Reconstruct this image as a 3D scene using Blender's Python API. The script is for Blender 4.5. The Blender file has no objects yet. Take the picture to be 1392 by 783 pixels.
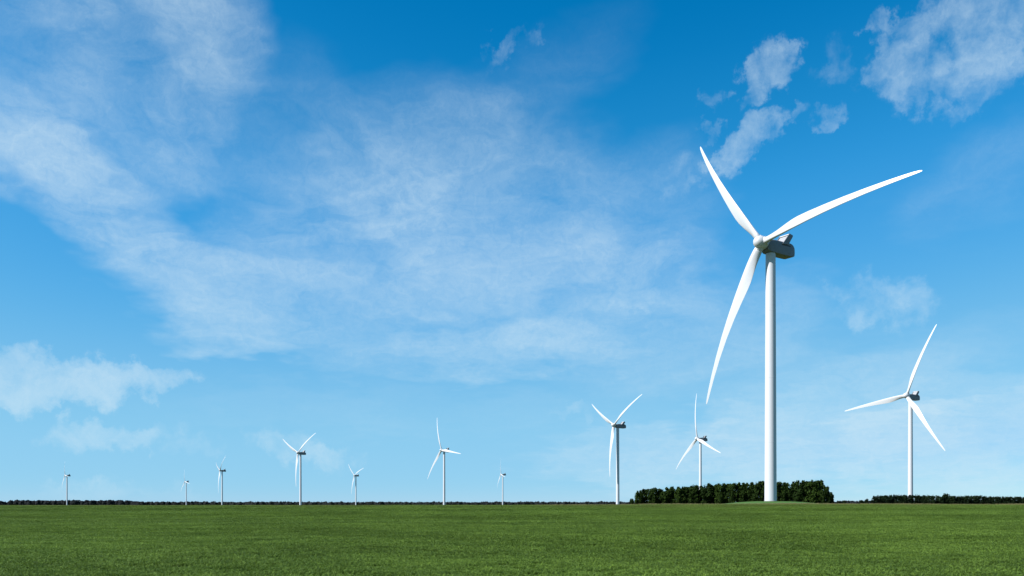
import bpy, bmesh, math, random
import numpy as np
from mathutils import Matrix, Vector, noise

R = math.radians
scene = bpy.context.scene
COL = scene.collection
EYE = 2.4                      # camera height above the near field
CX, YH, F = 696.0, 684.0, 1200.0   # measurements taken from the photograph (1392 px wide)

# ------------------------------------------------------------------ camera
cam = bpy.data.cameras.new('camera')
cam_o = bpy.data.objects.new('camera', cam)
COL.objects.link(cam_o)
cam_o.location = (0, 0, EYE)
cam_o.rotation_euler = (R(90), 0, 0)
cam.sensor_width = 36.0
cam.lens = 36.0 * F / 1392.0
cam.shift_y = (YH - 391.5) / 1392.0
cam.clip_start = 0.1
cam.clip_end = 60000
scene.camera = cam_o

# ------------------------------------------------------------------ light
SUN_AZ = 71.0      # degrees to the left of straight behind the camera
SUN_EL = 40.0
SUN_STRENGTH = 5.0
EXPOSURE = 1.0
SKY_STRENGTH = 0.1 / 2 ** EXPOSURE   # the sky keeps its own brightness while sunlit things are exposed up
sv = Vector((-math.sin(R(SUN_AZ)) * math.cos(R(SUN_EL)), -math.cos(R(SUN_AZ)) * math.cos(R(SUN_EL)), math.sin(R(SUN_EL))))
sl = bpy.data.lights.new('sun', 'SUN')
sl.energy = SUN_STRENGTH
sl.angle = R(0.53)
sl.color = (1.0, 0.98, 0.955)
so = bpy.data.objects.new('sun', sl)
so.rotation_euler = sv.to_track_quat('Z', 'Y').to_euler()
so.location = (-60, -40, 80)
COL.objects.link(so)

scene.view_settings.view_transform = 'Standard'
scene.view_settings.look = 'None'
scene.view_settings.gamma = 1.0
scene.view_settings.use_curve_mapping = False
scene.view_settings.exposure = EXPOSURE
scene.render.engine = 'CYCLES'
scene.cycles.max_bounces = 4
scene.cycles.diffuse_bounces = 2
scene.cycles.glossy_bounces = 2
scene.cycles.transmission_bounces = 2

# ------------------------------------------------------------------ node helper
class NT:
    def __init__(s, tree):
        s.t = tree; s.n = tree.nodes; s.l = tree.links
    def node(s, typ, **kw):
        nd = s.n.new(typ)
        for k, v in kw.items(): setattr(nd, k, v)
        return nd
    def put(s, sock, v):
        if hasattr(v, 'is_linked') or isinstance(v, bpy.types.NodeSocket): s.l.new(v, sock)
        else: sock.default_value = v
    def m(s, op, a, b=0.0, c=0.0, clamp=False):
        nd = s.node('ShaderNodeMath', operation=op, use_clamp=clamp)
        for i, v in enumerate((a, b, c)):
            if i < len(nd.inputs): s.put(nd.inputs[i], v)
        return nd.outputs[0]
    def comb(s, x, y, z):
        nd = s.node('ShaderNodeCombineXYZ')
        for i, v in enumerate((x, y, z)): s.put(nd.inputs[i], v)
        return nd.outputs[0]
    def sep(s, v):
        nd = s.node('ShaderNodeSeparateXYZ'); s.l.new(v, nd.inputs[0]); return nd.outputs
    def mapping(s, v, loc=(0, 0, 0), rot=(0, 0, 0), scale=(1, 1, 1), typ='POINT'):
        nd = s.node('ShaderNodeMapping', vector_type=typ)
        s.l.new(v, nd.inputs['Vector'])
        nd.inputs['Location'].default_value = loc
        nd.inputs['Rotation'].default_value = rot
        nd.inputs['Scale'].default_value = scale
        return nd.outputs[0]
    def noise(s, v, scale, detail=6, rough=0.55, dist=0.0, lac=2.0, flat=False):
        nd = s.node('ShaderNodeTexNoise', noise_dimensions='2D' if flat else '3D')
        s.l.new(v, nd.inputs['Vector'])
        nd.inputs['Scale'].default_value = scale
        nd.inputs['Detail'].default_value = detail
        nd.inputs['Roughness'].default_value = rough
        nd.inputs['Lacunarity'].default_value = lac
        nd.inputs['Distortion'].default_value = dist
        return nd.outputs
    def ramp(s, v, a, b, c=0.0, d=1.0, smooth=True):
        nd = s.node('ShaderNodeMapRange', interpolation_type='SMOOTHSTEP' if smooth else 'LINEAR')
        for i, x in enumerate((v, a, b, c, d)): s.put(nd.inputs[i], x)
        return nd.outputs[0]
    def mix(s, f, a, b, blend='MIX'):
        nd = s.node('ShaderNodeMix', data_type='RGBA', blend_type=blend)
        s.put(nd.inputs[0], f); s.put(nd.inputs[6], a); s.put(nd.inputs[7], b)
        return nd.outputs[2]

# ------------------------------------------------------------------ sky
world = bpy.data.worlds.new('World'); scene.world = world
world.use_nodes = True
world.cycles.sampling_method = 'MANUAL'
world.cycles.sample_map_resolution = 256
w = NT(world.node_tree); w.n.clear()
sky = w.node('ShaderNodeTexSky', sky_type='NISHITA')
sky.sun_disc = False
sky.sun_elevation = R(SUN_EL)
sky.sun_rotation = R(180 + SUN_AZ)
sky.altitude = 0
sky.air_density = 0.7
sky.dust_density = 0.0
sky.ozone_density = 6.0
tc = w.node('ShaderNodeTexCoord')
DIR = tc.outputs['Generated']
dx, dy, dz = w.sep(DIR)
D2 = 180 / math.pi
az = w.m('MULTIPLY', w.m('ARCTAN2', dx, dy), D2)
el = w.m('MULTIPLY', w.m('ARCSINE', dz), D2)
ANG = w.comb(az, el, 1.0)
# film response of a saturated photograph: one tone curve per channel of the physical sky
CURVES = (((0.0, 0.0), (0.050, 0.0), (0.065, 0.010), (0.093, 0.055), (0.205, 0.225), (0.50, 0.34), (1.0, 0.9)),
          ((0.0, 0.0), (0.06, 0.10), (0.109, 0.181), (0.130, 0.235), (0.184, 0.352), (0.376, 0.565), (0.66, 0.66), (1.0, 0.97)),
          ((0.0, 0.0), (0.12, 0.22), (0.242, 0.479), (0.287, 0.578), (0.386, 0.75), (0.638, 0.855), (0.80, 0.905), (1.0, 1.0)))
r_, g_, b_ = w.sep(sky.outputs[0])
def chan(c, pts):
    nd = w.node('ShaderNodeFloatCurve')
    cu = nd.mapping.curves[0]
    while len(cu.points) < len(pts): cu.points.new(0.5, 0.5)
    for q, (px_, py_) in zip(cu.points, pts): q.location = (px_, py_); q.handle_type = 'AUTO_CLAMPED'
    nd.mapping.update()
    w.l.new(w.m('MULTIPLY', c, 0.1), nd.inputs['Value'])
    return w.m('MULTIPLY', nd.outputs[0], 10.0)
skycol = w.comb(*[chan(c, CURVES[i]) for i, c in enumerate((r_, g_, b_))])

def ang(px, py):
    x = (px - CX) / F; z = (YH - py) / F
    return math.degrees(math.atan(x)), math.degrees(math.atan(z / math.sqrt(1 + x * x)))
# cloud layer at altitude: direction projected on a plane overhead, so that it flattens to the horizon
hz = w.m('ADD', w.m('MAXIMUM', dz, 0.0), 0.16)
PL = w.comb(w.m('DIVIDE', dx, hz), w.m('DIVIDE', dy, hz), 0.0)
warpn = w.noise(PL, 2.2, 4, 0.6, flat=True)[1]
wx, wy, wz = w.sep(warpn)
warp1 = w.comb(w.m('MULTIPLY', w.m('SUBTRACT', wx, 0.5), 9.0), w.m('MULTIPLY', w.m('SUBTRACT', wy, 0.5), 5.5), 0.0)
va = w.node('ShaderNodeVectorMath', operation='ADD'); w.l.new(ANG, va.inputs[0]); w.l.new(warp1, va.inputs[1])
P1 = va.outputs[0]
warpn2 = w.noise(ANG, 0.45, 5, 0.62, flat=True)[1]
vx, vy, vz = w.sep(warpn2)
warp2 = w.comb(w.m('MULTIPLY', w.m('SUBTRACT', vx, 0.5), 4.6), w.m('MULTIPLY', w.m('SUBTRACT', vy, 0.5), 3.6), 0.0)
vb = w.node('ShaderNodeVectorMath', operation='ADD'); w.l.new(ANG, vb.inputs[0]); w.l.new(warp2, vb.inputs[1])
P2 = vb.outputs[0]
def blob(P, px, py, sx, sy, rot, amp):
    a, e = ang(px, py); k = D2 / F
    c_, s_ = math.cos(R(rot)), math.sin(R(rot)); A, B = sx * k, sy * k
    def dot(r):
        nd = w.node('ShaderNodeVectorMath', operation='DOT_PRODUCT'); w.l.new(P, nd.inputs[0]); nd.inputs[1].default_value = r
        return nd.outputs['Value']
    u = dot((c_ / A, s_ / A, -(a * c_ + e * s_) / A)); v = dot((-s_ / B, c_ / B, -(-a * s_ + e * c_) / B))
    return w.ramp(w.m('MULTIPLY_ADD', u, u, w.m('MULTIPLY', v, v)), 0.68, 0.0, 0.0, amp)
def total(items):
    t = items[0]
    for i in items[1:]: t = w.m('ADD', t, i)
    return t
VEIL = [  # px, py, half-width, half-height, turn, amount
    (280, 60, 150, 92, -35, .44), (150, 20, 240, 90, -8, .28), (40, 70, 150, 120, 0, .26),
    (20, 205, 170, 80, -18, .40), (130, 290, 190, 85, -35, .42), (225, 380, 190, 85, -25, .36), (390, 210, 200, 150, 20, .14),
    (150, 180, 190, 100, 15, .34), (270, 170, 110, 80, 40, .22),
    (560, 225, 230, 105, 35, .34), (480, 320, 330, 150, 12, .40), (680, 300, 260, 160, 18, .34),
    (760, 400, 330, 120, 4, .40), (650, 480, 330, 48, 4, .46), (420, 420, 300, 90, -4, .36),
    (320, 465, 110, 26, -4, .26), (700, 130, 260, 80, 32, .08), (520, 165, 150, 60, 40, .10),
    (870, 300, 180, 140, 35, .2), (950, 460, 260, 110, 5, .32), (930, 620, 300, 75, 3, .55),
    (1120, 570, 260, 110, 10, .50), (1310, 600, 240, 110, 8, .70), (1340, 240, 160, 90, 20, .12),
    (1250, 480, 200, 60, 12, .14), (560, 560, 500, 60, 0, .10), (1100, 650, 400, 50, 0, .16),
]
PUFF = [
    (45, 520, 180, 52, 5, 1.2), (170, 520, 130, 34, 3, .7), (130, 594, 105, 34, 4, .7), (10, 545, 80, 34, 5, .45),
    (215, 590, 60, 25, 10, .3), (395, 605, 80, 38, -12, .46), (440, 622, 70, 32, -15, .42), (262, 605, 50, 22, 0, .26),
    (1040, 90, 58, 46, 35, .74), (1014, 138, 40, 24, 25, .5), (1020, 194, 72, 36, 32, .7), (985, 215, 40, 22, 30, .2),
    (1225, 90, 66, 46, -8, .60), (1350, 45, 90, 66, 22, .66), (1265, 25, 80, 40, 15, .5), (1330, 100, 70, 60, 0, .5), (1240, 130, 60, 36, 0, .4),
    (1130, 160, 34, 14, 5, .34), (1086, 156, 26, 20, 30, .38), (1300, 155, 40, 18, 5, .28), (1135, 85, 40, 40, 30, .26),
    (1198, 30, 30, 22, 20, .4), (968, 125, 26, 18, 0, .3), (965, 172, 22, 16, 0, .3),
    (920, 245, 60, 34, 10, .34), (690, 66, 70, 22, 32, .3), (1200, 408, 95, 55, -15, .5),
    (770, 560, 60, 16, 3, .3), (870, 408, 70, 22, 8, .3), (120, 670, 90, 30, 0, .4), (230, 675, 60, 20, 0, .3),
]
veil = total([blob(P1, *b) for b in VEIL])
puff = total([blob(P2, *b) for b in PUFF])
# the same kinds of cloud everywhere else around the sky
gen1 = w.ramp(w.noise(PL, 0.55, 2, 0.55, flat=True)[0], 0.40, 0.75, 0.05, 0.45)
gen2 = w.ramp(w.noise(PL, 0.93, 2, 0.55, flat=True)[0], 0.52, 0.75, 0.0, 0.7)
inside = w.m('MULTIPLY', w.m('MULTIPLY', w.ramp(az, -46, -33), w.ramp(az, 46, 33)), w.ramp(el, 44, 32))
out_ = w.m('SUBTRACT', 1.0, inside)
veil = w.m('ADD', veil, w.m('MULTIPLY', gen1, out_))
puff = w.m('ADD', puff, w.m('MULTIPLY', gen2, out_))
# fibres and billows
fib = w.noise(w.mapping(P1, (0, 0, 0), (0, 0, R(-32)), (0.16, 0.36, 1)), 1.0, 7, 0.64, 0.15, flat=True)[0]
bil = w.noise(ANG, 0.62, 6, 0.58, 0.2, flat=True)[0]
fine = w.noise(P2, 1.5, 4, 0.65, flat=True)[0]
vd = w.m('MULTIPLY', veil, w.ramp(fib, 0.28, 0.72, 0.36, 1.32, False))
vd = w.m('MULTIPLY', vd, w.ramp(fine, 0.25, 0.75, 0.80, 1.20, False))
pe = w.m('ADD', puff, w.m('MULTIPLY', w.m('SUBTRACT', bil, 0.5), 2.0))
pd = w.m('MULTIPLY', w.ramp(pe, -0.35, 2.0), w.ramp(puff, 0.0, 0.45))
pd = w.m('MULTIPLY', pd, w.ramp(fine, 0.25, 0.75, 0.75, 1.2, False))
tau = w.m('ADD', w.m('MULTIPLY', vd, 0.80), w.m('MULTIPLY', pd, 0.74))
dens = w.m('SUBTRACT', 1.0, w.m('EXPONENT', w.m('MULTIPLY', tau, -1.0)))
dens = w.m('MULTIPLY', dens, w.ramp(el, -1.0, 1.5))
cloudcol = (6.4, 8.2, 9.3, 1)
final = w.mix(dens, skycol, cloudcol)
bg = w.node('ShaderNodeBackground'); w.l.new(final, bg.inputs[0]); bg.inputs[1].default_value = SKY_STRENGTH
wo = w.node('ShaderNodeOutputWorld'); w.l.new(bg.outputs[0], wo.inputs[0])

# ------------------------------------------------------------------ materials
def material(name):
    m = bpy.data.materials.new(name); m.use_nodes = True
    t = NT(m.node_tree); t.n.clear()
    p = t.node('ShaderNodeBsdfPrincipled'); o = t.node('ShaderNodeOutputMaterial')
    t.l.new(p.outputs[0], o.inputs[0])
    return m, t, p
def pos(t): return t.node('ShaderNodeNewGeometry').outputs['Position']
def paint(name, col, rough, var=0.03, streak=True, gloss=0.5):
    m, t, p = material(name)
    oc = t.node('ShaderNodeTexCoord').outputs['Object']
    n = t.noise(t.mapping(oc, scale=(1.2, 1.2, 0.12 if streak else 1.2)), 1.0, 5, 0.6)[0]
    f = t.ramp(n, 0.3, 0.75, 1.0 - var * 3, 1.0 + var, False)
    c = t.node('ShaderNodeVectorMath', operation='SCALE'); c.inputs[0].default_value = col
    t.l.new(f, c.inputs['Scale'])
    t.l.new(c.outputs[0], p.inputs['Base Color'])
    p.inputs['Roughness'].default_value = rough
    p.inputs['Specular IOR Level'].default_value = gloss
    return m
M_TOWER = paint('tower_paint', (0.425, 0.44, 0.465), 0.45, 0.012)
M_BLADE = paint('blade_gelcoat', (0.415, 0.425, 0.44), 0.4, 0.008, False)
M_NAC = paint('nacelle_paint', (0.15, 0.16, 0.175), 0.5, 0.04, False, 0.3)
M_COOL = paint('cooler_frame_paint', (0.42, 0.42, 0.42), 0.5, 0.03, False)
M_RAD = paint('radiator_metal', (0.3, 0.3, 0.31), 0.45, 0.08, False)
M_DARK = paint('joint_and_shadow_dark', (0.03, 0.03, 0.032), 0.7, 0.05, False)  # dark rotor joint; also colours the painted shadow strips on the nacelle
M_CONC = paint('concrete', (0.20, 0.20, 0.19), 0.85, 0.08, False)

def crop_colour(t, P, rnd=None):
    n1 = t.noise(P, 0.055, 4, 0.6)[0]
    n2 = t.noise(t.mapping(P, scale=(0.5, 1.0, 1.0)), 0.35, 4, 0.6)[0]
    n3 = t.noise(P, 2.3, 3, 0.6)[0]
    c = t.mix(t.ramp(n1, 0.38, 0.62), (0.077, 0.130, 0.018, 1), (0.118, 0.194, 0.029, 1))
    c = t.mix(t.ramp(n2, 0.36, 0.64, 0.0, 0.55), c, (0.060, 0.110, 0.013, 1))
    c = t.mix(t.ramp(n3, 0.58, 0.78, 0.0, 0.45), c, (0.138, 0.214, 0.038, 1))
    n4 = t.noise(P, 9.0, 3, 0.6)[0]
    c = t.mix(1.0, c, t.mix(t.ramp(n4, 0.3, 0.7), (0.72, 0.74, 0.72, 1), (1.24, 1.22, 1.24, 1)), 'MULTIPLY')
    x, y, z = t.sep(P)
    thin = t.noise(t.mapping(P, scale=(0.02, 0.06, 1)), 1.0, 4, 0.6)[0]
    far = t.m('MULTIPLY', t.ramp(y, 150, 262), t.ramp(thin, 0.34, 0.7, 0.1, 1.0))
    c = t.mix(t.m('MULTIPLY', far, 0.55), c, (0.115, 0.105, 0.040, 1))
    return c
M_FIELD, t, p = material('field_soil_and_crop')
P = pos(t)
c = t.mix(0.5, crop_colour(t, P), (0.040, 0.050, 0.016, 1))
x_, y_, z_ = t.sep(P)
dist = t.m('SQRT', t.m('ADD', t.m('MULTIPLY', x_, x_), t.m('MULTIPLY', y_, y_)))
nn = t.noise(P, 0.004, 5, 0.6)[0]
farland = t.mix(t.ramp(nn, 0.4, 0.6), (0.045, 0.070, 0.016, 1), (0.075, 0.070, 0.030, 1))
c = t.mix(t.ramp(dist, 300, 380), c, farland)
t.l.new(c, p.inputs['Base Color'])
p.inputs['Roughness'].default_value = 0.95; p.inputs['Specular IOR Level'].default_value = 0.1
bn = t.noise(P, 5.0, 4, 0.7)[0]
bp = t.node('ShaderNodeBump'); bp.inputs['Strength'].default_value = 0.9; bp.inputs['Distance'].default_value = 0.12
t.l.new(bn, bp.inputs['Height']); t.l.new(bp.outputs[0], p.inputs['Normal'])

def leafmat(name, fn, trans=0.25, rough=0.55, spec=0.3):
    m, t, p = material(name)
    P = pos(t)
    rnd = t.node('ShaderNodeObjectInfo').outputs['Random']
    c = fn(t, P, rnd)
    t.l.new(c, p.inputs['Base Color'])
    p.inputs['Roughness'].default_value = rough
    p.inputs['Specular IOR Level'].default_value = spec
    tr = t.node('ShaderNodeBsdfTranslucent'); t.l.new(c, tr.inputs[0])
    mx = t.node('ShaderNodeMixShader'); mx.inputs[0].default_value = trans
    o = [n for n in t.n if n.type == 'OUTPUT_MATERIAL'][0]
    t.l.new(p.outputs[0], mx.inputs[1]); t.l.new(tr.outputs[0], mx.inputs[2]); t.l.new(mx.outputs[0], o.inputs[0])
    return m
def f_crop(t, P, rnd):
    c = crop_colour(t, P)
    return t.mix(1.0, c, t.mix(rnd, (0.80, 0.82, 0.80, 1), (1.20, 1.17, 1.16, 1)), 'MULTIPLY')
M_CROP = leafmat('crop_leaf', f_crop, 0.25, 0.6, 0.12)
def f_dry(t, P, rnd):
    n = t.noise(P, 0.5, 4, 0.6)[0]
    return t.mix(t.ramp(n, 0.35, 0.65), (0.19, 0.155, 0.07, 1), (0.13, 0.14, 0.045, 1))
M_DRY = leafmat('dry_grass', f_dry, 0.2)
def f_tree(a, b):
    def fn(t, P, rnd):
        n = t.noise(P, 1.1, 4, 0.7)[0]
        c = t.mix(t.ramp(n, 0.35, 0.65), a, b)
        return t.mix(1.0, c, t.mix(rnd, (0.75, 0.78, 0.8, 1), (1.25, 1.2, 1.1, 1)), 'MULTIPLY')
    return fn
M_LEAF = leafmat('belt_tree_leaf', f_tree((0.005, 0.013, 0.0025, 1), (0.020, 0.038, 0.005, 1)), 0.12, 0.8, 0.06)
M_HEDGE = leafmat('low_belt_leaf', f_tree((0.005, 0.010, 0.005, 1), (0.011, 0.021, 0.007, 1)), 0.1, 0.8, 0.05)
M_FARLEAF = leafmat('far_wood_leaf', f_tree((0.009, 0.012, 0.014, 1), (0.018, 0.021, 0.020, 1)), 0.1, 0.8, 0.1)
M_BARK, t, p = material('bark')
n = t.noise(t.mapping(t.node('ShaderNodeTexCoord').outputs['Object'], scale=(6, 6, 1)), 1.0, 5, 0.6)[0]
t.l.new(t.mix(n, (0.035, 0.028, 0.02, 1), (0.10, 0.085, 0.065, 1)), p.inputs['Base Color']); p.inputs['Roughness'].default_value = 0.9
M_MOUND, t, p = material('mound_turf')
P = pos(t)
t.l.new(t.mix(t.noise(P, 0.6, 5, 0.6)[0], (0.035, 0.075, 0.016, 1), (0.060, 0.125, 0.026, 1)), p.inputs['Base Color'])
p.inputs['Roughness'].default_value = 0.95; p.inputs['Specular IOR Level'].default_value = 0.1

# ------------------------------------------------------------------ object helpers
def obj(name, mesh, mat=None, parent=None):
    o = bpy.data.objects.new(name, mesh); COL.objects.link(o)
    if mat and not mesh.materials: mesh.materials.append(mat)
    if parent: o.parent = parent
    return o
def tag(o, label=None, cat=None, group=None, kind=None):
    for k, v in (('label', label), ('category', cat), ('group', group), ('kind', kind)):
        if v: o[k] = v
    return o
def empty(name, loc, rz=0.0):
    o = bpy.data.objects.new(name, None); COL.objects.link(o)
    o.location = loc; o.rotation_euler = (0, 0, rz); o.empty_display_size = 1.0
    return o
def mesh_from(name, verts, faces, smooth=False):
    me = bpy.data.meshes.new(name); me.from_pydata(verts, [], faces)
    if smooth: me.shade_smooth()
    me.update(); return me

# ------------------------------------------------------------------ ground
def sstep(a, b, x):
    t = np.clip((x - a) / (b - a), 0, 1); return t * t * (3 - 2 * t)
CREST = 262.0
MX, MY = 85.0, 290.0
def ground_z(x, y):
    x = np.asarray(x, float); y = np.asarray(y, float)
    u = x / 150.0
    edge = np.clip(0.64 - 0.10 * np.clip(u, -1.2, 1.2) - 0.20 * sstep(0.1, 0.35, u), 0.38, 1.1) + 0.14 * sstep(0.55, 1.1, u)
    zf = (EYE - edge) * np.clip(y / CREST, 0, 1) ** 1.0
    und = 0.11 * np.sin(y * 0.115 + 0.8 * np.sin(x * 0.043)) + 0.06 * np.sin(y * 0.047 + x * 0.031 + 1.3) + 0.04 * np.sin(x * 0.09 - y * 0.21)
    zf = zf + und * sstep(15, 40, y) * (1 - sstep(215, 255, y))
    far = EYE - 2.25 - 0.0019 * np.maximum(0, y - 700)      # the plain falls away gently behind the field
    k = sstep(CREST + 4, CREST + 110, y)
    z = zf * (1 - k) + far * k
    r = np.hypot(x - MX, (y - MY) * 0.9)
    b = 1 - sstep(4.0, 23.0, r)
    top = EYE + 0.55
    return z * (1 - b) + top * b
def axis(parts):
    out = []
    for a, b, n in parts: out += list(np.linspace(a, b, n, endpoint=False))
    return np.array(out + [parts[-1][1]])
xs = axis([(-16000, -2000, 10), (-2000, -400, 14), (-400, -200, 20), (-200, 200, 160), (200, 400, 20), (400, 2000, 14), (2000, 16000, 10)])
ys = axis([(-4000, -100, 8), (-100, 10, 8), (10, 240, 92), (240, 330, 60), (330, 480, 20), (480, 2500, 14), (2500, 18000, 12)])
X, Y = np.meshgrid(xs, ys)
Z = ground_z(X, Y)
nx = len(xs)
verts = np.stack([X.ravel(), Y.ravel(), Z.ravel()], 1).tolist()
faces = [(j * nx + i, j * nx + i + 1, (j + 1) * nx + i + 1, (j + 1) * nx + i) for j in range(len(ys) - 1) for i in range(nx - 1)]
g = obj('field', mesh_from('field', verts, faces, True), M_FIELD)
tag(g, 'wide level green crop field running to the horizon', 'field', kind='structure')

# turf on the low mound that carries the nearest turbine: a sheet just above the ground
vs, fs = [], []
NR, NA = 14, 64
vs.append((MX, MY, float(ground_z(MX, MY)) + 0.02))
for i in range(1, NR + 1):
    for k in range(NA):
        a = 2 * math.pi * k / NA; rr = 21.5 * i / NR
        x = MX + rr * math.cos(a); y = MY + rr * math.sin(a) / 0.9
        vs.append((x, y, float(ground_z(x, y)) + (0.05 if i < NR else -0.05)))
for k in range(NA): fs.append((0, 1 + k, 1 + (k + 1) % NA))
for i in range(NR - 1):
    for k in range(NA):
        a = 1 + i * NA + k; b = 1 + i * NA + (k + 1) % NA
        fs.append((a, a + NA, b + NA, b))
mo = obj('mound', mesh_from('mound', vs, fs, True), M_MOUND)
tag(mo, 'low turf mound under the nearest wind turbine', 'mound', kind='structure')

# ------------------------------------------------------------------ crop and dry margin
def tuft_mesh(name, rng, plants, per, rad, hmin, hmax, wid, lean):
    """a patch of small plants, each a rosette of arching leaves"""
    vs, fs = [], []
    for _ in range(plants):
        r = rad * math.sqrt(rng.random()); a = rng.random() * 6.283
        px_, py_ = r * math.cos(a), r * math.sin(a); size = rng.uniform(0.75, 1.25)
        for _k in range(per):
            x, y = px_ + rng.uniform(-.02, .02), py_ + rng.uniform(-.02, .02)
            h = rng.uniform(hmin, hmax) * size; d = rng.random() * 6.283; L = lean * rng.uniform(0.2, 1.3) * h
            ca, sa = math.cos(d), math.sin(d); wv = wid * rng.uniform(0.7, 1.3)
            b = len(vs)
            for s_, hh, ll in ((0.7, 0.0, 0.0), (1.0, 0.72, 0.35)):
                for q in (-1, 1):
                    vs.append((x + ca * L * ll - sa * wv * s_ * q * .5, y + sa * L * ll + ca * wv * s_ * q * .5, h * hh - (0.02 if hh == 0 else 0)))
            vs.append((x + ca * L, y + sa * L, h * rng.uniform(0.6, 1.0)))
            fs += [(b, b + 1, b + 3, b + 2), (b + 2, b + 3, b + 4)]
    return mesh_from(name, vs, fs)
def scatter(name, pts, scl, protos, mat, parts_label, cat):
    pc = bpy.data.collections.new(name + '_tufts')
    for i, pm in enumerate(protos):
        pm.materials.append(mat)
        pc.objects.link(bpy.data.objects.new('%s_tuft' % name, pm))
    me = bpy.data.meshes.new(name); me.from_pydata(pts.tolist(), [], [])
    n = len(pts); rg = np.random.default_rng(5)
    at = me.attributes.new('size', 'FLOAT', 'POINT'); at.data.foreach_set('value', scl.astype(np.float32))
    at = me.attributes.new('turn', 'FLOAT', 'POINT'); at.data.foreach_set('value', (rg.random(n) * 6.283).astype(np.float32))
    at = me.attributes.new('pick', 'INT', 'POINT'); at.data.foreach_set('value', rg.integers(0, len(protos), n).astype(np.int32))
    o = obj(name, me)
    ng = bpy.data.node_groups.new(name + '_scatter', 'GeometryNodeTree')
    ng.interface.new_socket('Geometry', in_out='INPUT', socket_type='NodeSocketGeometry')
    ng.interface.new_socket('Geometry', in_out='OUTPUT', socket_type='NodeSocketGeometry')
    N, L = ng.nodes, ng.links
    gi = N.new('NodeGroupInput'); go = N.new('NodeGroupOutput')
    ci = N.new('GeometryNodeCollectionInfo'); ci.inputs['Collection'].default_value = pc
    ci.inputs['Separate Children'].default_value = True; ci.inputs['Reset Children'].default_value = True
    ip = N.new('GeometryNodeInstanceOnPoints'); ip.inputs['Pick Instance'].default_value = True
    def attr(nm, ty):
        a = N.new('GeometryNodeInputNamedAttribute'); a.data_type = ty; a.inputs['Name'].default_value = nm
        return a.outputs['Attribute']
    cx = N.new('ShaderNodeCombineXYZ'); L.new(attr('turn', 'FLOAT'), cx.inputs[2])
    L.new(gi.outputs[0], ip.inputs['Points']); L.new(ci.outputs[0], ip.inputs['Instance'])
    L.new(attr('pick', 'INT'), ip.inputs['Instance Index'])
    L.new(cx.outputs[0], ip.inputs['Rotation']); L.new(attr('size', 'FLOAT'), ip.inputs['Scale'])
    L.new(ip.outputs[0], go.inputs[0])
    md = o.modifiers.new('scatter', 'NODES'); md.node_group = ng
    return tag(o, parts_label, cat, kind='stuff')
rng = random.Random(3)
ng_ = np.random.default_rng(11)
def wedge(y0, y1, dens, slope=0.74):
    n = int(dens * slope * (y1 * y1 - y0 * y0))
    y = np.sqrt(ng_.uniform(y0 * y0, y1 * y1, n)); x = ng_.uniform(-slope, slope, n) * y
    return x, y
bx, by, bs = [], [], []
for y0, y1, d, s in ((18, 45, 6.0, 1.0), (45, 80, 5.0, 1.05), (80, 150, 2.6, 1.25), (150, 262, 1.3, 1.5)):
    x, y = wedge(y0, y1, d); bx.append(x); by.append(y); bs.append(np.full(len(x), s))
x = np.concatenate(bx); y = np.concatenate(by); s = np.concatenate(bs)
hn = 0.92 + 0.16 * np.sin(x * 0.21 + 2 * np.sin(y * 0.13)) * np.sin(y * 0.27 + 1.5 * np.sin(x * 0.11))
s = s * hn * ng_.uniform(0.85, 1.15, len(x))
crop_protos = [tuft_mesh('crop_tuft', rng, 30, 8, 0.55, 0.06, 0.14, 0.020, 1.1) for _ in range(5)]
scatter('crop', np.stack([x, y, ground_z(x, y)], 1), s, crop_protos, M_CROP, 'low dense green crop covering the whole field', 'crop')
n = 3400
x = ng_.uniform(-15, 205, n); y = 258 + ng_.normal(0, 2.2, n)
s = ng_.uniform(0.6, 1.2, n) * np.clip(0.20 + 0.80 * sstep(-10, 40, x) + 0.25 * np.sin(x * .13) * np.sin(x * .05 + 1), .2, 1.2)
dry_protos = [tuft_mesh('dry_tuft', rng, 14, 6, 0.5, 0.15, 0.42, 0.016, 0.35) for _ in range(3)]
scatter('dry_grass', np.stack([x, y, ground_z(x, y)], 1), s, dry_protos, M_DRY, 'thin strip of dry beige grass along the far field edge', 'grass')

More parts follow.
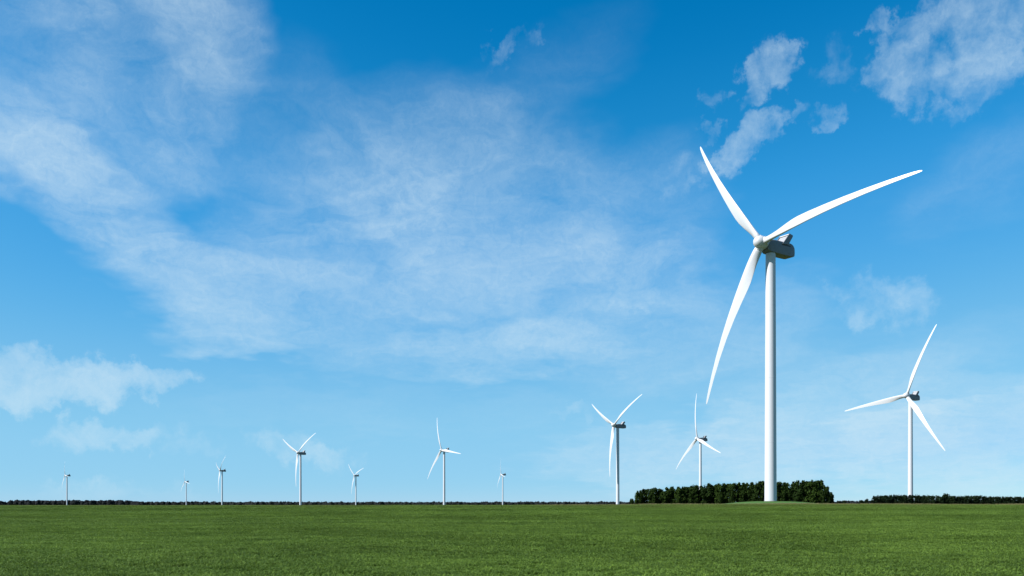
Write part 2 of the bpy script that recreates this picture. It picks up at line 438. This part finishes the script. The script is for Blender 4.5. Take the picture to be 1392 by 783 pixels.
# ------------------------------------------------------------------ trees
def crown_mesh(name, seed, h, rad, nleaf, leaf, fat=0.5):
    """many small leaf clumps spread over lobes; unit tree of height h, foliage nearly to the ground"""
    r = random.Random(seed); vs, fs = [], []
    lobes = []
    for i in range(36):
        zt = r.uniform(0.06, 0.94)
        prof = max(0.30, math.sin(math.pi * min(1, (zt * 0.70 + 0.27))) ** fat)
        a = r.random() * 6.283; d = rad * prof * r.uniform(0.35, 0.88)
        lobes.append((d * math.cos(a), d * math.sin(a), zt * h, rad * r.uniform(0.20, 0.40)))
    for i in range(3):
        lobes.append((r.uniform(-.5, .5) * rad, r.uniform(-.5, .5) * rad, h * r.uniform(0.86, 0.95), rad * r.uniform(.18, .3)))
    for i in range(8):
        lobes.append((r.uniform(-.5, .5) * rad, r.uniform(-.5, .5) * rad, h * (0.08 + 0.10 * i), rad * 0.52))
    for i in range(nleaf):
        lx, ly, lz, lr = r.choice(lobes)
        v = Vector((r.gauss(0, 1), r.gauss(0, 1), r.gauss(0, 1))).normalized()
        q = lr * (r.random() ** 0.25) * r.uniform(0.85, 1.12)
        c = Vector((lx, ly, lz)) + v * q * 1.0
        if c.z < 0.15: c.z = r.uniform(0.1, 0.8)
        nrm = (v + Vector((r.gauss(0, .5), r.gauss(0, .5), r.gauss(0, .5) + .25))).normalized()
        t1 = nrm.orthogonal().normalized(); t1.rotate(Matrix.Rotation(r.random() * 6.283, 3, nrm)); t2 = nrm.cross(t1)
        L = leaf * r.uniform(0.6, 1.3); b = len(vs)
        for k in range(5):
            a = 6.283 * k / 5; rr = L * r.uniform(0.55, 1.0)
            vs.append(tuple(c + t1 * math.cos(a) * rr + t2 * math.sin(a) * rr * 0.75 + nrm * r.uniform(-.12, .12) * L))
        fs.append((b, b + 1, b + 2, b + 3, b + 4))
    return mesh_from(name, vs, fs)
def trunk_mesh(name, seed, h, rad):
    r = random.Random(seed); vs, fs = [], []
    def tube(p0, p1, r0, r1, n=7):
        p0, p1 = Vector(p0), Vector(p1); d = (p1 - p0).normalized(); a = d.orthogonal().normalized(); b = d.cross(a); s = len(vs)
        for p, q in ((p0, r0), (p1, r1)):
            for k in range(n):
                t = 6.283 * k / n; vs.append(tuple(p + a * math.cos(t) * q + b * math.sin(t) * q))
        for k in range(n): fs.append((s + k, s + (k + 1) % n, s + n + (k + 1) % n, s + n + k))
    tube((0, 0, -0.3), (0.05, 0.02, h * 0.45), h * 0.022, h * 0.014); tube((0.05, 0.02, h * 0.45), (0.0, 0.1, h * 0.86), h * 0.014, h * 0.004)
    for i in range(7):
        z = h * r.uniform(0.2, 0.7); a = r.random() * 6.283; l = rad * r.uniform(0.5, 0.8)
        tube((0.03, 0.02, z), (l * math.cos(a), l * math.sin(a), z + l * 0.7), h * 0.008, h * 0.003, 5)
    return mesh_from(name, vs, fs, True)
TREE_M = [(crown_mesh('crown', 20 + i, 10.0, 3.6, 3600, 0.46), trunk_mesh('trunk', 40 + i, 10.0, 3.0)) for i in range(6)]
HEDGE_M = [(crown_mesh('crown', 60 + i, 7.5, 4.0, 1500, 0.52, 0.3), trunk_mesh('trunk', 80 + i, 7.5, 3.6)) for i in range(4)]
for a, b in TREE_M: a.materials.append(M_LEAF); b.materials.append(M_BARK)
for a, b in HEDGE_M: a.materials.append(M_HEDGE); b.materials.append(M_BARK)
def tree(name, kindm, idx, x, y, sx, sz, rz, label, cat, group):
    z = float(ground_z(x, y))
    e = empty(name, (x, y, z), rz)
    e.scale = (sx, sx, sz)
    c = obj('crown', kindm[idx][0], None, e); tr = obj('trunk', kindm[idx][1], None, e)
    return tag(e, label, cat, group)
ORD = ['first', 'second', 'third', 'fourth', 'fifth', 'sixth', 'seventh', 'eighth', 'ninth', 'tenth', 'eleventh', 'twelfth', 'thirteenth', 'fourteenth',
       'fifteenth', 'sixteenth', 'seventeenth', 'eighteenth', 'nineteenth', 'twentieth']
def px2x(px, D): return (px - CX) / F * D
# tree belt behind the nearest turbine: (pixel column, pixel row of the top)
BELT = [(868, 667), (877, 663.5), (889, 663), (898, 664), (907, 662.5), (916, 661.5), (925, 661.5), (934, 660.5), (943, 659.5), (952, 660), (962, 657), (971, 658.5), (980, 657), (989, 656), (998, 657),
        (1007, 655.5), (1016, 656.5), (1025, 655.5), (1034, 654), (1043, 655.5), (1053, 654.5), (1062, 655), (1071, 656.5), (1080, 654.5), (1089, 653), (1098, 652.5), (1106, 653), (1113, 652.3), (1121, 659.5), (1128, 669)]
nb = len(BELT)
for i, (px, top) in enumerate(BELT):
    D = 455 - 65 * i / (nb - 1) + (3.5 if i % 2 else -3.5) + rng.uniform(-1.5, 1.5)
    x = px2x(px, D); z0 = float(ground_z(x, D))
    h = EYE + (YH - top) / F * D - z0
    if i == 0: lab = 'rounded dark green tree at the left end of the tree belt behind the tallest turbine'
    elif i == nb - 1: lab = 'lower dark green tree closing the right end of the tree belt'
    elif i == nb - 3: lab = 'largest broad dark green tree near the right end of the tree belt'
    elif i < 14: lab = '%s dark green tree from the left end of the belt behind the tallest turbine' % ORD[i]
    else: lab = '%s dark green tree from the right end of the belt behind the tallest turbine' % ORD[nb - 1 - i]
    sx = rng.uniform(0.88, 1.1) * (0.68 if i in (0, nb - 1, nb - 2) else 1.0)
    tree('tree', TREE_M, i % 6, x, D, sx, h / 10.2, rng.random() * 6.28, lab, 'tree', 'tree belt behind the tallest turbine')
# small brown bush at its left foot, shrubs at its right foot
for px, top, lab, sc in ((859, 677.5, 'small brownish bush at the left foot of the tree belt', .34), (1130, 675, 'low dark shrub at the right foot of the tree belt', .42)):
    D = 430; x = px2x(px, D); z0 = float(ground_z(x, D)); h = EYE + (YH - top) / F * D - z0
    tree('bush', TREE_M, 3, x, D, sc, h / 10.2, 1.0, lab, 'bush', None)

# low clipped-looking belt on the right
HB = []
px = 1190.0
k = 0
while px < 1400:
    top = 674.0 + 1.0 * math.sin(px * 0.07) * 0.5 + rng.uniform(-.35, .35) + (px - 1290) * 0.012 + (0.6 if px < 1200 else 0)
    if abs(px - 1288) < 4: top = 671.2
    HB.append((px, top)); px += 7.4
for i, (px, top) in enumerate(HB):
    D = 640.0 + rng.uniform(-3, 3)
    x = px2x(px, D); z0 = float(ground_z(x, D)); h = EYE + (YH - top) / F * D - z0
    if i == 0: lab = 'dark tree at the left end of the low belt on the right'
    elif top < 671.5: lab = 'dark tree standing a little above the low belt on the right'
    elif abs(px - 1237) < 3.8: lab = 'dark tree of the low belt hiding the foot of the far right turbine'
    else: lab = 'dark tree of even height in the low belt on the right'
    tree('tree', HEDGE_M, i % 4, x, D, rng.uniform(0.8, 1.0), h / 7.7, rng.random() * 6.28, lab, 'tree', 'low tree belt on the right')
# three little trees left of it
for j, (px, top) in enumerate(((1178, 678.2), (1171, 680), (1148, 681.2), (1140, 681))):
    D = 800; x = px2x(px, D); z0 = float(ground_z(x, D)); h = EYE + (YH - top) / F * D - z0
    tree('bush', HEDGE_M, j, x, D, .62, h / 7.7, j * 1.3, ['small dark bush beside the left end of the low belt', 'second small dark bush left of the low belt',
         'dark bush between the two tree belts, right one of a pair', 'dark bush touching the right end of the tall tree belt'][j], 'bush', 'bushes between the two belts')

# far woods on the skyline: each reads as one mass
def far_wood(name, label, px0, px1, D, topfn, seed, step=2.6, parts=70):
    r = random.Random(seed); vs, fs = [], []
    x0, x1 = px2x(px0, D), px2x(px1, D)
    n_ = int((px1 - px0) / 1.5); zc = float(ground_z(0, D)) - 0.5
    for i in range(n_ + 1):                               # dense inside of the wood
        xx = x0 + (x1 - x0) * i / n_; hh = (EYE + (YH - topfn(xx / D * F + CX)) / F * D - zc) * r.uniform(0.70, 0.90)
        vs += [(xx, D - 9, zc - 0.3), (xx, D - 5 + r.uniform(-2, 2), zc + hh), (xx, D + 6, zc + hh * .98), (xx, D + 9, zc - 0.3)]
        if i:
            b = 4 * (i - 1)
            fs += [(b, b + 4, b + 5, b + 1), (b + 1, b + 5, b + 6, b + 2), (b + 2, b + 6, b + 7, b + 3)]
    x = x0
    while x < x1:
        px = x / D * F + CX
        h = EYE + (YH - topfn(px)) / F * D - float(ground_z(x, D)); h *= r.uniform(0.82, 1.06)
        yy = D + r.uniform(-14, 14); w_ = h * r.uniform(0.45, 0.75)
        for i in range(parts):
            zt = r.random() ** 1.2 * 0.95; a = r.random() * 6.283; pr = math.sqrt(max(0.05, 1 - (abs(zt - 0.35) / 0.68) ** 2))
            c = Vector((x + w_ * pr * math.cos(a), yy + w_ * pr * math.sin(a), float(ground_z(x, D)) + h * zt))
            L = h * r.uniform(0.12, 0.24); n_ = Vector((math.cos(a), math.sin(a), r.uniform(-.2, 1.0))).normalized()
            t1 = n_.orthogonal().normalized(); t2 = n_.cross(t1); b = len(vs)
            for k in range(5):
                q = 6.283 * k / 5 + r.random() * .5; vs.append(tuple(c + t1 * math.cos(q) * L + t2 * math.sin(q) * L))
            fs.append((b, b + 1, b + 2, b + 3, b + 4))
        x += step * D / 1500 * r.uniform(0.5, 1.4)
    o = obj(name, mesh_from(name, vs, fs), M_FARLEAF)
    return tag(o, label, 'wood', kind='stuff')
def top_left(px):
    v = 680.2 + 0.7 * noise.noise((px * .05, 1, 0)) + 0.5 * noise.noise((px * .3, 4, 0))
    return v + (1.0 if px < 15 else 0) + (2.2 * float(sstep(165, 195, px)))
far_wood('far_wood', 'dark wood on the skyline at the far left, behind the leftmost turbine', -90, 200, 3300, top_left, 7)
far_wood('far_wood', 'long thin dark line of woods on the skyline behind the small turbines', 190, 870, 4200,
         lambda px: 682.0 + 0.45 * noise.noise((px * .04, 2, 0)) + 0.4 * noise.noise((px * .25, 4, 0)), 8, 3.4)
far_wood('far_wood', 'thin dark line of woods on the skyline right of the tree belt', 1120, 1480, 2600,
         lambda px: 680.9 + 0.5 * noise.noise((px * .05, 9, 0)), 9, 3.4)

# ------------------------------------------------------------------ wind turbines
HUB, OVER, TILT = 84.0, 4.4, 5.3
def lathe(name, prof, n=48, smooth=True):
    vs, fs = [], []
    for (r, z) in prof:
        for k in range(n):
            a = 2 * math.pi * k / n; vs.append((r * math.cos(a), r * math.sin(a), z))
    for i in range(len(prof) - 1):
        for k in range(n):
            fs.append((i * n + k, i * n + (k + 1) % n, (i + 1) * n + (k + 1) % n, (i + 1) * n + k))
    fs.append(tuple(range(n))[::-1]); fs.append(tuple((len(prof) - 1) * n + k for k in range(n)))
    me = mesh_from(name, vs, fs, smooth)
    me.set_sharp_from_angle(angle=R(40))
    return me
TB = HUB + 2.25 - 0.0        # tower foot lies this far below the rotor height on the plain
def tower_mesh(h):
    prof = [(1.92 - (1.92 - 1.58) * t, h * t) for t in np.linspace(0, 1, 17)]
    return lathe('tower', prof, 56)
TOWER = {}
def blade_mesh(flex):
    BR = 55.0
    st = [(0.0, 2.4, 1.0, 0.5, 0), (0.035, 2.4, 1.0, 0.5, 10), (0.07, 2.5, .94, .48, 13), (0.11, 2.85, .74, .43, 14), (0.16, 3.4, .50, .37, 13), (0.215, 3.75, .36, .32, 11.5),
          (0.26, 3.78, .30, .31, 10), (0.34, 3.40, .26, .31, 8), (0.45, 2.85, .23, .32, 5.5), (0.57, 2.32, .21, .33, 3.5), (0.70, 1.85, .19, .34, 2), (0.82, 1.45, .18, .36, 1),
          (0.91, 1.12, .17, .38, .3), (0.96, .88, .17, .40, 0), (0.985, .62, .17, .44, -.3), (0.996, .34, .18, .5, -.5), (1.0, .08, .2, .5, -.5)]
    n = 28; vs, fs = [], []
    for (s, ch, th, pa, tw) in st:
        round_ = max(0.0, min(1.0, (th - 0.36) / 0.64))
        z = 1.2 + (BR - 1.2) * s
        bow = 8.6 * s * (1 - s) - flex * s * s     # loaded blade: coned upwind, tip bent back
        ca, sa = math.cos(R(tw + 3)), math.sin(R(tw + 3))
        for k in range(n):
            a = 2 * math.pi * k / n
            c = 0.5 - 0.5 * math.cos(a)                 # 0 at leading edge, 1 at trailing edge
            tk = 5 * (0.2969 * math.sqrt(c) - 0.126 * c - 0.3516 * c * c + 0.2843 * c ** 3 - 0.1036 * c ** 4) * th
            cam_ = 0.03 * 4 * c * (1 - c)
            yy = (tk + cam_) if a < math.pi else (-tk + cam_)
            yr = 0.5 * math.sin(a) * th
            yv = yr * round_ + yy * (1 - round_)
            u = (pa - c) * ch                           # + towards the leading edge
            v = -yv * ch                                # suction side downwind
            X_ = u * ca + v * sa
            U_ = u * sa - v * ca                        # + upwind
            vs.append((X_, -(-(yv * ch) * ca * -1 * -1 + u * sa) - bow, z))
    for i in range(len(st) - 1):
        for k in range(n):
            fs.append((i * n + k, i * n + (k + 1) % n, (i + 1) * n + (k + 1) % n, (i + 1) * n + k))
    fs.append(tuple(range(n))[::-1]); fs.append(tuple((len(st) - 1) * n + k for k in range(n)))
    me = mesh_from('blade', vs, fs, True)
    bm = bmesh.new(); bm.from_mesh(me); bmesh.ops.recalc_face_normals(bm, faces=bm.faces); bm.to_mesh(me); bm.free()
    me.shade_smooth()
    me.materials.append(M_BLADE)
    return me
def loft(name, secs, smooth_angle=35):
    n = len(secs[0]); vs = [v for s in secs for v in s]; fs = []
    for i in range(len(secs) - 1):
        for k in range(n): fs.append((i * n + k, i * n + (k + 1) % n, (i + 1) * n + (k + 1) % n, (i + 1) * n + k))
    fs.append(tuple(range(n))[::-1]); fs.append(tuple((len(secs) - 1) * n + k for k in range(n)))
    me = mesh_from(name, vs, fs)
    bm = bmesh.new(); bm.from_mesh(me); bmesh.ops.recalc_face_normals(bm, faces=bm.faces); bm.to_mesh(me); bm.free()
    me.shade_smooth()
    me.set_sharp_from_angle(angle=R(smooth_angle))
    return me
def rrect(w_, zb, zt, rad_t, rad_b, y, seg=5):
    out = []
    for (cx_, cz_, a0, rd) in ((w_ / 2 - rad_t, zt - rad_t, 0, rad_t), (-(w_ / 2 - rad_t), zt - rad_t, 90, rad_t), (-(w_ / 2 - rad_b), zb + rad_b, 180, rad_b), (w_ / 2 - rad_b, zb + rad_b, 270, rad_b)):
        for k in range(seg + 1):
            a = R(a0 + 90 * k / seg); out.append((cx_ + rd * math.cos(a), y, cz_ + rd * math.sin(a)))
    return out
# nacelle, local: rotor axis along -Y, origin where the axis crosses the tower centre line
NACELLE = loft('nacelle', [rrect(2.9, -1.55, 1.35, .55, .3, -2.75), rrect(3.2, -1.95, 1.5, .55, .2, -2.5), rrect(3.6, -2.35, 1.65, .5, .15, -1.6), rrect(3.7, -2.55, 1.75, .45, .12, 0.5), rrect(3.7, -2.65, 1.75, .45, .12, 7.2),
                            rrect(3.7, -2.65, 1.62, .45, .14, 8.3), rrect(3.66, -2.6, 1.2, .45, .2, 9.1), rrect(3.6, -2.4, .65, .45, .3, 9.55), rrect(3.45, -2.0, .1, .4, .35, 9.75)])
NACELLE.materials.append(M_NAC)
COLLAR = lathe('rotor_gap', [(1.25, 0.0), (1.25, 1.3)], 36); COLLAR.materials.append(M_DARK)
def plate(name, pts, x0, x1, mat):
    vs = [(x0, y, z) for y, z in pts] + [(x1, y, z) for y, z in pts]; n = len(pts)
    fs = [tuple(range(n)), tuple(range(2 * n - 1, n - 1, -1))] + [(k, k + n, (k + 1) % n + n, (k + 1) % n) for k in range(n)]
    me = mesh_from(name, vs, fs)
    bm = bmesh.new(); bm.from_mesh(me); bmesh.ops.recalc_face_normals(bm, faces=bm.faces)
    bmesh.ops.bevel(bm, geom=list(bm.edges), offset=0.03, segments=1, affect='EDGES'); bm.to_mesh(me); bm.free()
    me.materials.append(mat); return me
SIDE_PTS = [(3.5, 0.9), (6.3, 0.9), (8.5, 4.0), (8.35, 4.4), (6.8, 4.75)]
SIDE_R = plate('side_panel', SIDE_PTS, 1.86, 2.06, M_NAC)
SIDE_L = plate('side_panel', SIDE_PTS, -2.06, -1.86, M_NAC)
TOPBAR = plate('top_panel', [(6.45, 4.3), (6.72, 4.66), (8.2, 4.36), (8.3, 4.1)], -1.85, 1.85, M_COOL)
RADI = plate('radiator', [(4.5, 1.6), (4.85, 1.6), (7.2, 4.1), (6.85, 4.3)], -1.84, 1.84, M_RAD)
SHADOW_R = plate('shadow_line', [(3.3, .42), (7.6, .42), (7.6, .80), (3.3, .80)], 1.80, 1.875, M_DARK)  # dark strip: painted shadow line below the cooler side panel
SHADOW_L = plate('shadow_line', [(3.3, .42), (7.6, .42), (7.6, .80), (3.3, .80)], -1.875, -1.80, M_DARK)  # same painted shadow line on the other side
HATCH = plate('roof_hatch', [(0.6, 1.6), (2.6, 1.6), (2.55, 2.0), (0.65, 2.0)], -0.8, 0.8, M_NAC)
def hub_mesh():
    prof = [(0.05, 2.95), (0.6, 2.87), (1.15, 2.58), (1.66, 2.0), (1.98, 1.25), (2.12, 0.4), (2.1, -0.5), (1.95, -1.25), (1.7, -1.65), (1.45, -1.8)]
    me = lathe('hub', [(r, z) for r, z in prof][::-1], 48)
    me.transform(Matrix.Rotation(R(90), 4, 'X')); me.update(); me.materials.append(M_BLADE); return me
HUBM = hub_mesh()
# rotated so that the nose (+Z) looks along -Y
SOCK = lathe('blade_socket', [(1.34, 0.9), (1.34, 2.25), (1.27, 2.38), (1.15, 2.4)], 36); SOCK.materials.append(M_BLADE)
BLADE_NEAR = blade_mesh(1.6)       # tips bent back a little more in the nearer gusts
BLADE_FAR = blade_mesh(0.0)
RING = lathe('base_ring', [(2.08, 0.0), (2.08, 0.22), (2.02, 0.27)], 56); RING.materials.append(M_CONC)

def turbine(px, D, yaw, roll, blade_r, label, ez=0.0):
    BLADE, over = (BLADE_NEAR, OVER) if D < 300 else (BLADE_FAR, 5.0)
    x = px2x(px, D); z0 = float(ground_z(x, D)) - 0.04
    e = empty('wind_turbine', (x, D, z0), -R(yaw))
    H = EYE + HUB + ez - z0                          # rotor axis height above its own foot
    th = round(H - 2.5, 2)
    if th not in TOWER:
        TOWER[th] = tower_mesh(th); TOWER[th].materials.append(M_TOWER)
    obj('tower', TOWER[th], None, e)
    obj('base_ring', RING, None, e)
    if D < 1000:                                     # bolted joints between the tower sections
        for fr in (0.24, 0.50, 0.77):
            rr = 1.92 - (1.92 - 1.58) * fr
            fl = obj('flange_ring', lathe('flange_ring', [(rr + .002, -.09), (rr + .02, -.07), (rr + .02, .07), (rr + .002, .09)], 56), M_TOWER, e)
            fl.location = (0, 0, th * fr)
    nac = obj('nacelle', NACELLE, None, e)
    T = Matrix.Translation((0, 0, H)) @ Matrix.Rotation(R(-TILT), 4, 'X')
    nac.matrix_basis = Matrix.Translation((0, 0, H))
    for me in (SIDE_R, SIDE_L, TOPBAR, RADI, SHADOW_R, SHADOW_L, HATCH): obj(me.name.split('.')[0], me, None, nac)
    gap = obj('rotor_gap', COLLAR, None, e)
    gap.matrix_basis = T @ Matrix.Translation((0, -2.45, 0)) @ Matrix.Rotation(R(90), 4, 'X')
    rot = T @ Matrix.Translation((0, -over, 0)) @ Matrix.Scale(blade_r / 55.0, 4)
    hub = obj('hub', HUBM, None, e); hub.matrix_basis = rot
    for k in range(3):
        b = obj('blade', BLADE, None, e)
        Rk = Matrix.Rotation(R(roll + 120 * k), 4, 'Y')
        b.matrix_basis = rot @ Rk
        s_ = obj('blade_socket', SOCK, None, hub); s_.matrix_basis = Rk
    return tag(e, label, 'wind turbine', 'white three-bladed wind turbines')
TURB = [
    (1047.5, 288.4, 57.15, -37.05, 55.0, 'tallest white wind turbine, nearest, standing on the grass mound'),
    (1237.6, 695.6, 58.1, -97.3, 57.5, 'white wind turbine at the far right behind the low dark tree belt'),
    (839.7, 957.0, 63.0, -60.2, 56.5, 'white wind turbine just left of the dark tree belt'),
    (952.1, 1158.1, 70.0, -9.2, 62.0, 'white wind turbine whose tower rises from behind the tree belt'),
    (603.8, 1408.0, 53.6, -21.6, 58.5, 'white wind turbine in the middle with one blade pointing right'),
    (408.5, 1481.8, 43.6, -62.7, 57.5, 'white wind turbine with a Y-shaped rotor, largest on the left half'),
    (483.8, 2689.0, 51.8, -51.2, 58.5, 'small white wind turbine with a Y-shaped rotor, between the two mid-sized ones'),
    (253.2, 3449.0, 49.3, -19.5, 53.0, 'smallest and farthest white wind turbine, second from the left'),
    (301.9, 2280.0, 58.6, -66.9, 60.0, 'small white wind turbine third from the left, one blade pointing up right'),
    (683.4, 2590.0, 75.5, -20.0, 52.0, 'small white wind turbine turned nearly side-on, right of the middle one'),
    (91.0, 2680.0, 53.0, -25.0, 51.0, 'leftmost small white wind turbine in front of the skyline wood'),
]
for tb in TURB: turbine(*tb)
